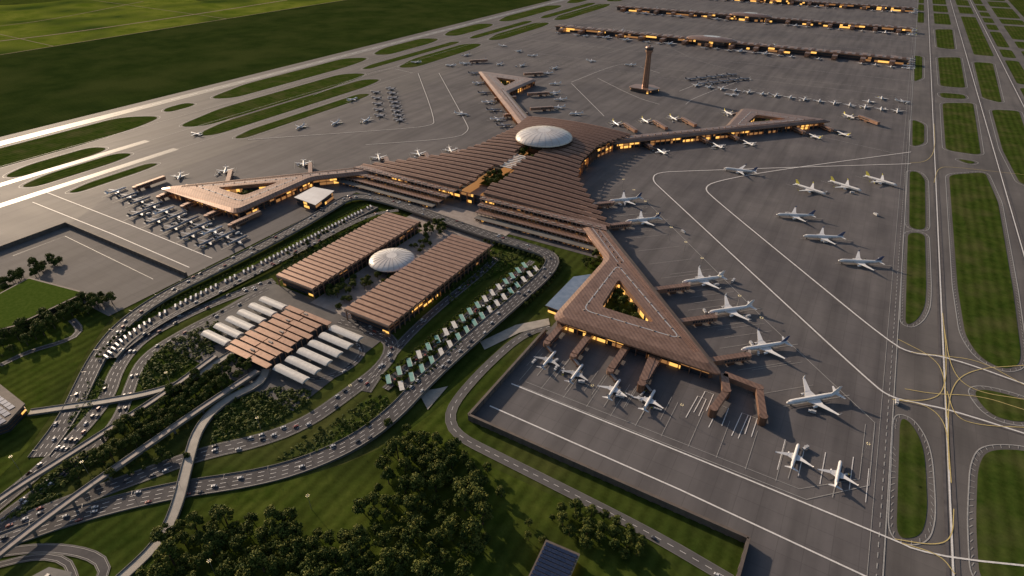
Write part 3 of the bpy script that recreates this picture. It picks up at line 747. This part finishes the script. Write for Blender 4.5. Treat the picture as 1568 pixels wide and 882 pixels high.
def pl(u,v,ang,kind,me=None,bridge=True,xy=None,L=None):
    x,y=xy or G(u,v,4); 
    mset={'W':W,'N':Nn,'G':Gy}[kind]; m=me if me is not None else random.randrange(len(mset)); LL={'W':68,'N':41,'G':44}[kind]
    inst('airplane',mset[m],(x,y,1.1),math.radians(ang)); planes.append((x,y,math.radians(ang),LL,bridge))
for u,v,m in ((1244,612,0),(1170,532,1),(1118,476,0),(1076,430,0)): pl(u,v,223,'W',m,bridge=(u<1200))
for u,v,m in ((984,338,1),(957,307,1)): pl(u,v,223,'W',m)
for u,v in ((840,551),(882,572),(940,596),(994,613)): pl(u,v,90,'N',0 if u>900 else 2)
for u,v in ((1217,699),(1283,726)): pl(u,v,88,'N',0,bridge=False)
for u,v in ((1012,232),(1098,223),(1145,219),(1247,209),(1290,205)): pl(u,v,137,'N',1 if u>1200 else 0,True)
for u,v in ((943,189),(988,185),(1031,181),(1115,173),(1300,178)): pl(u,v,-43,'N',1,True)
pl(1120,145,180,'N',0,False)
pl(1133,262,190,'W',1,False)
for u,v in ((1217,331),(1260,364),(1316,402)): pl(u,v,205,'W',1,False)
for u,v in ((1240,291),(1294,286),(1348,278)): pl(u,v,-20,'W',2,False)
for u,v in ((275,270),(345,261),(465,250),(580,241),(641,235),(690,230)): pl(u,v,-43,'N',0,u>300)
for i in range(11): pl(178+i*18.5,292+i*7.6,90,'G' if i%4 else 'N',0,i%2==1)
for i in range(5): pl(214+i*26,326+i*11,90,'G',0,False)
for i,(u,v) in enumerate(((712,97),(726,112),(733,127),(742,142),(748,156),(756,168),(762,182),(772,192))): pl(u,v,43,'G' if i%2 else 'N',0,i%2==0)
for i,(u,v) in enumerate(((838,112),(850,128),(848,142),(858,152),(855,164),(882,174))): pl(u,v,223,'N',0,i%2==0)
for u,v in ((715,84),(740,92),(765,98),(800,100),(850,104)): pl(u,v,-90,'N',2,False)
for u,v in ((460,194),(514,188),(561,184)): pl(u,v,-75,'N',0,False)
for i in range(8): pl(598+i*1.8,136+i*6.8,178,'G',0,False)
for i in range(5): pl(575+i*1.5,141+i*9,178,'G',0,False)
pl(706,174,10,'N',0,False)
for u,v in ((637,95),(795,78),(905,93),(770,70),(815,85),(965,99),(1350,150),(1382,155),(1330,155),(690,100),(300,205),(540,152)): pl(u,v,random.choice([0,90,180,200]),'N',0,False)
for i in range(15): pl(0,0,90 if i%2 else -90,'N',0,False,xy=(-480+i*41,2010))
for i in range(10): pl(0,0,45,'G',0,False,xy=(-520+(i//5)*50+ (i%5)*26,2080+(i%5)*34-(i//5)*40))
for r in range(5):
    Y=2727+r*768
    for i in range(15):
        for s in (1,-1):
            for dx in (-22,24):
                if random.random()<.75: pl(0,0,-90*s,'N' if dx<0 or random.random()<.7 else 'W',0 if random.random()<.7 else None,False,xy=(-1352+72+i*97+dx,Y+s*random.uniform(80,92)))
    for i in range(5): pl(0,0,180,'N',None,False,xy=(130-20,Y-90+i*45))
# lead-in lines and stained stands
for x,y,a,L,b in planes:
    if y>2300: continue
    f=Vector((math.cos(a),math.sin(a))); p=Vector((x,y)); q0=p+f*L*.55; q1=p-f*L*.75
    ribbon(mbl,[tuple(p+f*L*.45),tuple(p-f*L*.3)],L*.12,zn()-.1,'rubber'); wl([tuple(q0),tuple(q1)],.7)
    l=Vector((-f.y,f.x))
    if b:
        for s in (1,-1): wl([tuple(q0+l*s*L*.5),tuple(p-f*L*.5+l*s*L*.5)],.45)
mbl.obj('painted_markings')
def bridge(x,y,a,L):
    f=Vector((math.cos(a),math.sin(a))); l=Vector((-f.y,f.x)); p=Vector((x,y)); R=L*.044; zz=R*1.8+.8
    door=p+f*(L*.36)+l*(R+1); A=p+f*(L*.44)+l*(R+13); B=A+f*70
    mb=MB(); zz2=8.5
    mb.beam((*(A+f*8),zz2),(*B,zz2),8.5,7.5,'copper2','copper'); mb.beam((*(A+f*10),3.0),(*(A+f*13),3.0),6,5.5,'copperd'); mb.beam((*(A+f*24),3.0),(*(A+f*34),3.0),7,5.5,'copperd')
    for sg in (1,-1):
        for k in range(8):
            q=A+f*(10+k*4)+l*sg*4.35; mb.box((q.x,q.y,zz2+.2),(2.8,.25,3.2),a,'glass')
    mb.cyl(A+f*5,4.6,4.6,zz2-3.4,zz2+3,12,'copper2','copper'); mb.cyl(A+f*5,1.2,1.2,.4,zz2-3.2,8,'steel')
    mb.beam((*(A+f*3),zz2-.8),(*door,zz),3.6,3.4,'copperd','plaza'); q=(A+f*3)*.3+door*.7; mb.beam((q.x-l.x*1.5,q.y-l.y*1.5,2.2),(q.x+l.x*1.5,q.y+l.y*1.5,2.2),1.2,3.4,'steel')
    mb.obj('jet_bridge')
for x,y,a,L,b in planes:
    if b: bridge(x,y,a,L)
for (a,b,c2) in (((1108,575,9),(1162,596,9),(1168,640,9)),((1108,575,9),(1112,600,9),(1092,628,9)),((1000,545,9),(985,582,9),(982,590,9))):
    mb=MB(); p=[(*G(*q),9) for q in (a,b,c2)]
    mb.beam(p[0],p[1],9,7.5,'copper2','copper'); mb.beam(p[1],p[2],8,7,'copper2','copper')
    for q in p[1:]: mb.cyl(q,5,5,.4,12.9,12,'copperd','copper')
    mb.obj('jet_bridge')

# ---------------------------------------------------------------- vehicles
def carmesh(k):
    mb=MB(); pr=[(-2.2,.35),(2.2,.35),(2.25,.8),(1.3,.95),(.6,1.45),(-1.1,1.48),(-1.9,1.0),(-2.25,.9)]
    for s in (1,-1):
        q=[(x,s*.88,z) for x,z in pr]; mb.face(q if s<0 else list(reversed(q)),k)
    n=len(pr)
    for i in range(n):
        (x0,z0),(x1,z1)=pr[i],pr[(i+1)%n]; mb.face([(x0,.88,z0),(x1,.88,z1),(x1,-.88,z1),(x0,-.88,z0)],'glass' if i in (3,5) else k)
    for s in (1,-1):
        mb.face([(.9,s*.89,.98),(.5,s*.89,1.36),(-1.0,s*.89,1.38),(-1.6,s*.89,.98)],'glass')
        for x in (-1.4,1.4): mb.box((x,s*.8,.33),(.66,.22,.66),0,'tyre')
    return mb.mesh('car')
CM=[carmesh('carw'),carmesh('carw'),carmesh('card'),carmesh('carr')]
for x,y,z,a in carspots: inst('car',random.choice(CM[:3]+CM[:2]+CM[2:]),(x,y,z),a+(math.pi if random.random()<.5 else 0),1.25)
mb=MB(); mb.box((2.2,0,1.5),(2.2,2.3,2.2),0,'carw'); mb.box((-1.3,0,1.9),(4.6,2.4,2.9),0,'acg'); mb.box((3.31,0,2),(.06,2,1),0,'glass')
for x in (-2.6,2.2):
    for s in (1,-1): mb.box((x,s*1.05,.45),(.9,.3,.9),0,'tyre')
TR=mb.mesh('service_truck')
mb=MB(); mb.box((1.5,0,.9),(1.8,1.6,1.2),0,'acy'); mb.box((1.5,0,1.8),(1.4,1.4,.6),0,'glass')
for i in range(3): mb.box((-1.2-i*3.1,0,.9),(2.6,1.5,1.3),0,'acg'); mb.box((-1.2-i*3.1,0,.25),(1.4,1.3,.4),0,'tyre')
mb.box((1.5,0,.3),(1.3,1.7,.5),0,'tyre'); TG=mb.mesh('baggage_tug')
for x,y,a,L,b in planes:
    if y>2300: continue
    f=Vector((math.cos(a),math.sin(a))); l=Vector((-f.y,f.x))
    for k in range(3 if b else 1):
        q=Vector((x,y))-l*random.uniform(7,16)*random.choice([1,1,-1])+f*random.uniform(-.3,.55)*L
        inst(*(('service_truck',TR) if random.random()<.5 else ('baggage_tug',TG)),(q.x,q.y,1.1),random.uniform(0,6.28),1.15)
for u,v in ((1372,618),(1046,357),(1122,432),(1340,330),(660,300)): 
    q=G(u,v); inst('service_truck',TR,(q[0],q[1],.9),random.uniform(0,6),1.3)
mb=MB(); mb.box((0,0,1.9),(11,2.6,2.9),0,'carw'); mb.box((0,0,2.3),(10.4,2.66,.9),0,'glass')
for x in (-3.6,3.6):
    for s in (1,-1): mb.box((x,s*1.15,.5),(1,.35,1),0,'tyre')
BUS=mb.mesh('bus')

# ---------------------------------------------------------------- vegetation
def treemesh(seed,h,r,nl=1500,ls=1.5):
    rd=random.Random(seed); mb=MB()
    mb.cyl((0,0),h*.035,h*.022,0,h*.45,7,'bark')
    cl=[]
    for i in range(22):
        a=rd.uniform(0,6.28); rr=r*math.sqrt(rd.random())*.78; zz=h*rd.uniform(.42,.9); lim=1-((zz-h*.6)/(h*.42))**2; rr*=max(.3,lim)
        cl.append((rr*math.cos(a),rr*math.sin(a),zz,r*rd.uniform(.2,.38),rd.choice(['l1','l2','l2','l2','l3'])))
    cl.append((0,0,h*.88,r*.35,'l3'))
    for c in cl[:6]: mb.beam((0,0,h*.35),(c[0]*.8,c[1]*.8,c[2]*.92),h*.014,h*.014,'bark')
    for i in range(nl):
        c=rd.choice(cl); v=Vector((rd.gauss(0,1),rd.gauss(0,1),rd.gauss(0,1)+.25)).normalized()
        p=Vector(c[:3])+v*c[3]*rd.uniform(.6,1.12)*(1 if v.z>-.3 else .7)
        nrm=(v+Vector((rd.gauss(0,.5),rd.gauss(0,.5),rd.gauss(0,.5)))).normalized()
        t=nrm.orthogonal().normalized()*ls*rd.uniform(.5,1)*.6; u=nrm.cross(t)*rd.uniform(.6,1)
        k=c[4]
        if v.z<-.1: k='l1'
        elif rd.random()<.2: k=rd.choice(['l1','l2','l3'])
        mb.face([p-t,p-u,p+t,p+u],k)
    return mb.mesh('tree')
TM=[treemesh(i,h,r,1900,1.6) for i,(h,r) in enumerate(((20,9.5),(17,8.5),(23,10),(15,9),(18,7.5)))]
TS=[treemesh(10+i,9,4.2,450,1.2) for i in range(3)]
def grove(pts,n,dmin,small=False,z=0,zg=0,sc=(.8,1.2),name='broadleaf_tree',world=False):
    P=pts if world else GP(pts,zg)
    for q in scatter(P,n,dmin): 
        s_=random.uniform(*sc); inst(name,random.choice(TS if small else TM),(q[0],q[1],z),random.uniform(0,6.28),(s_*random.uniform(.85,1.1),s_*random.uniform(.85,1.1),s_*random.uniform(.8,1.15)))
grove([(560,760),(600,690),(640,668),(700,690),(745,760),(750,830),(720,870),(690,900),(600,900),(540,850),(535,800)],72,11,sc=(.7,1.25))
grove([(225,870),(250,825),(330,795),(440,800),(540,830),(560,900),(400,910),(220,905)],58,11,sc=(.7,1.25))
grove([(850,780),(900,775),(985,835),(975,862),(930,850),(880,835),(855,810)],20,10,sc=(.6,.9))
grove([(590,650),(640,655),(700,690),(760,730),(780,760),(740,770),(700,720),(620,690)],10,14,sc=(.6,.9))
grove([(150,705),(185,655),(300,585),(370,548),(392,562),(340,600),(230,675),(165,716)],58,9,sc=(.6,.9))
grove([(0,555),(60,520),(110,490),(175,470),(165,450),(110,470),(40,500),(0,520)],32,10,sc=(.7,1.05))
grove([(0,440),(40,415),(90,398),(105,405),(60,425),(0,455)],16,9,sc=(.7,1.0))
grove([(100,720),(150,715),(240,690),(300,700),(220,725),(120,748)],20,10,sc=(.4,.65))
grove([(495,450),(545,425),(570,440),(520,475)],18,7,sc=(.6,.85)); grove([(555,432),(590,415),(605,430),(575,448)],8,7,sc=(.5,.7))
grove([(640,350),(680,342),(688,360),(645,375)],16,7,sc=(.55,.8)); grove([(890,400),(915,392),(920,405),(898,412)],8,7,sc=(.5,.7))
grove([(520,400),(560,385),(575,392),(540,412)],7,7,sc=(.45,.65)); grove([(625,378),(660,366),(668,378),(640,392)],8,7,sc=(.45,.65))
grove([(810,790),(840,780),(850,800),(820,860),(800,870)],4,10,sc=(.4,.6))
grove([(222,560),(250,528),(335,492),(338,515),(275,570),(225,598)],26,7,True,sc=(.6,1.0)); grove([(330,640),(365,612),(480,598),(470,620),(350,672)],26,7,True,sc=(.6,1.0))
grove([(500,655),(560,612),(600,605),(560,660),(440,690)],16,8,True,sc=(.5,.9)); grove([(750,385),(810,388),(740,430),(680,455)],26,7,True,sc=(.6,1.1))
grove([(440,385),(540,335),(580,335),(470,395),(425,420)],26,7,True,sc=(.6,1.1)); grove([(620,560),(720,476),(740,482),(650,560)],18,7,True,sc=(.6,1.0))
for gp in gardens: grove(inset(gp,9),9,12,z=5,sc=(.55,.8),world=True); grove(inset(gp,6),16,6,True,z=5,world=True,sc=(.5,.9),name='garden_shrub')
for a in (-225,-85): grove([(CX-22,CY+a),(CX+22,CY+a),(CX+22,CY+a+55),(CX-22,CY+a+55)],9,11,z=12,world=True,sc=(.75,1.0))
def bed(pts,n,s=2.2,z=.4,name='shrub_bed'):
    P=GP(pts); mb=MB(); mb.sheet(P,z+random.random()*.05,'island'); rd=random
    for q in scatter(P,n,0):
        r=rd.uniform(.7,1.5)*s; kk=rd.choice(['l1','l2','l2','l2','l3'])
        for _ in range(9):
            v=Vector((rd.gauss(0,1),rd.gauss(0,1),abs(rd.gauss(0,1)))).normalized(); p=Vector((q[0],q[1],z+.2))+v*r
            nrm=(v+Vector((rd.gauss(0,.3),rd.gauss(0,.3),rd.gauss(0.4,.3)))).normalized(); t=nrm.orthogonal().normalized()*r*.5; u=nrm.cross(t)
            mb.face([p-t,p-u,p+t,p+u],kk)
    mb.obj(name)
bed([(222,560),(250,528),(300,505),(335,492),(338,515),(325,540),(275,570),(225,598),(210,590)],520,1.8)
bed([(330,640),(365,612),(420,595),(480,598),(470,620),(420,648),(350,672),(322,680)],520,1.8)
bed([(500,655),(560,612),(592,605),(600,625),(560,660),(500,690),(420,706),(440,690)],260,1.4)
bed([(60,740),(130,690),(160,700),(110,735),(40,775)],160); bed([(0,800),(60,760),(100,755),(30,790)],80,1.5)
bed([(130,590),(145,575),(165,590),(130,640),(95,670)],90,1.5); bed([(620,560),(720,476),(740,482),(650,560)],160,1.5)
bed([(750,385),(810,388),(800,400),(740,430),(690,465),(680,455)],220,1.6)
bed([(440,385),(540,335),(580,335),(470,395),(425,420)],220,1.6)
def rowalong(p,off,step,fn,s0=0,s1=1):
    q=offs([tuple(x) for x in resample(p,step)],off); n=len(q)
    for i in range(int(n*s0),int((n-1)*s1)):
        d=Vector(q[i+1])-Vector(q[i]); fn(q[i],math.atan2(d.y,d.x))
L1=[(*G(u,v,3),3) for u,v in ((160,548),(190,516),(250,478),(330,438),(430,388),(520,340),(570,315))]; L1=chaikin(L1,2,False)
mb=MB(); ribbon(mb,L1,24,.3,'road'); ribbon(mb,offs(L1,8),9,.5,'lawn'); ribbon(mb,offs(L1,-14),3,.8,'deck')
for sg in (12.3,-15.5):
    E=offs(L1,sg); 
    for a,b in zip(E,E[1:]): mb.beam((a[0],a[1],1.6),(b[0],b[1],1.6),.8,3.6,'deck')
mb.obj('parking_terrace')
rowalong(L1,-3,8.2,lambda q,a: inst('bus',BUS,(q[0],q[1],3.6),a+1.0,.85) if random.random()<.85 else None)
rowalong(L1,8,7,lambda q,a: inst('young_tree',random.choice(TS),(q[0],q[1],3.4),random.random()*6,random.uniform(.45,.75)))
rowalong([x for x in loopP],-15,10,lambda q,a: inst('young_tree',random.choice(TS),(q[0],q[1],0),random.random()*6,random.uniform(.7,1.1)),.52,.68)
rowalong([x for x in loopP],15,11,lambda q,a: inst('young_tree',random.choice(TS),(q[0],q[1],0),random.random()*6,random.uniform(.7,1.1)),.52,.66)
R1_=[(*G(u,v,2),2) for u,v in ((605,590),(660,545),(720,492),(780,440),(812,412))]; R1_=chaikin(R1_,2,False)
mb=MB(); ribbon(mb,R1_,46,.3,'road'); ribbon(mb,R1_,7,.55,'lawn'); ribbon(mb,offs(R1_,21),7,.55,'lawn'); ribbon(mb,offs(R1_,-21),7,.55,'lawn')
for sg in (24,-24):
    E=offs(R1_,sg)
    for a,b in zip(E,E[1:]): mb.beam((a[0],a[1],1.1),(b[0],b[1],1.1),.6,2.8,'deck')
mb.obj('parking_terrace')
CNM=[]
for topk in ('teal','membrane'):
    CN=MB(); CN.prism([(-8.5,-2.8),(8.5,-2.8),(8.5,2.8),(-8.5,2.8)],4.2,4.6,'teal',topk)
    for x in (-6,0,6): CN.cyl((x,0),.25,.25,0,4.2,6,'steel')
    CN.beam((-8.5,-2.7,4.75),(8.5,-2.7,4.75),.4,.3,'membrane'); CNM.append(CN.mesh('parking_canopy'))
for o in (10.5,-10.5):
    rowalong(R1_,o,19,lambda q,a:(inst('parking_canopy',random.choice([CNM[0],CNM[0],CNM[0],CNM[1]]),(q[0],q[1],2.4),a+.9,1.0),inst('car',random.choice(CM),(q[0]+5,q[1]+6,2.5),a+.9,1.15)))
    rowalong(R1_,o+4,9.5,lambda q,a: inst('young_tree',random.choice(TS),(q[0]-4,q[1]+4,2.4),random.random()*6,random.uniform(.45,.75)))
for o in (0,21,-21): rowalong(R1_,o,7,lambda q,a: inst('young_tree',random.choice(TS),(q[0],q[1],2.4),random.random()*6,random.uniform(.5,.85)))
mb=MB(); mb.sheet(chaikin(GP([(300,770),(430,740),(560,700),(640,650),(700,600),(690,660),(720,700),(860,765),(1000,840),(1060,900),(200,900),(260,830)]),1),.12,'lawn')
mb.sheet(GP([(0,420),(110,400),(205,450),(160,500),(120,560),(90,620),(40,690),(0,730)]),.12,'lawn'); mb.obj('lawn')

# ---------------------------------------------------------------- lamps
mb=MB(); mb.cyl((0,0),.35,.2,0,26,6,'steel'); 
for i in range(6):
    a=i*math.pi/3; mb.beam((0,0,25.6),(1.8*math.cos(a),1.8*math.sin(a),25.6),.25,.25,'steel'); mb.box((1.9*math.cos(a),1.9*math.sin(a),25.4),(.7,.4,.3),a,'lamp')
MAST=mb.mesh('floodlight_mast')
for i in range(10):
    s=40+i*55; d=105; inst('floodlight_mast',MAST,(-480+.685*s+.729*d,1046-.729*s+.685*d,.5))
for u,v in ((477,780),(400,660),(137,728),(30,720),(262,590),(1320,700),(905,610),(1040,640),(540,610),(330,880)): inst('floodlight_mast',MAST,(*G(u,v),.3),0,.8)
mb=MB(); mb.cyl((0,0),.16,.1,0,10,6,'steel'); mb.beam((0,-1.8,10),(0,1.8,10),.15,.15,'steel'); mb.box((0,1.9,9.95),(.35,.9,.15),0,'steel'); mb.box((0,-1.9,9.95),(.35,.9,.15),0,'steel')
SL=mb.mesh('street_lamp')
rowalong([x for x in loopP],0,42,lambda q,a: inst('street_lamp',SL,(q[0],q[1],q[2]+.5),a))

# ---------------------------------------------------------------- light
az=math.radians(30.4+45); el=math.radians(20)
sd=Vector((-math.sin(az)*math.cos(el), math.cos(az)*math.cos(el), math.sin(el)))
sl=bpy.data.lights.new('sun','SUN'); sl.energy=4.9; sl.angle=math.radians(.6); sl.color=(1.0,.78,.57)
so=bpy.data.objects.new('sun',sl); S.collection.objects.link(so); so.rotation_euler=sd.to_track_quat('Z','Y').to_euler(); so.location=(0,0,900)
w=bpy.data.worlds.new('World'); S.world=w; w.use_nodes=True; nt=w.node_tree; bg=nt.nodes['Background']
sky=nt.nodes.new('ShaderNodeTexSky'); sky.sky_type='NISHITA'; sky.sun_disc=False; sky.sun_elevation=el; sky.sun_rotation=-az; sky.air_density=1.0; sky.dust_density=2.5
nt.links.new(sky.outputs['Color'],bg.inputs['Color']); bg.inputs['Strength'].default_value=.10
S.view_settings.view_transform='Standard'; S.view_settings.look='None'; S.view_settings.exposure=0
cd=bpy.data.cameras.new('camera'); co=bpy.data.objects.new('camera',cd); S.collection.objects.link(co); S.camera=co
cd.sensor_width=36; cd.lens=36*FPX/1568; cd.clip_start=1; cd.clip_end=60000
co.location=(0,0,CAMH); co.rotation_euler=(math.pi/2-PI_,0,TH)
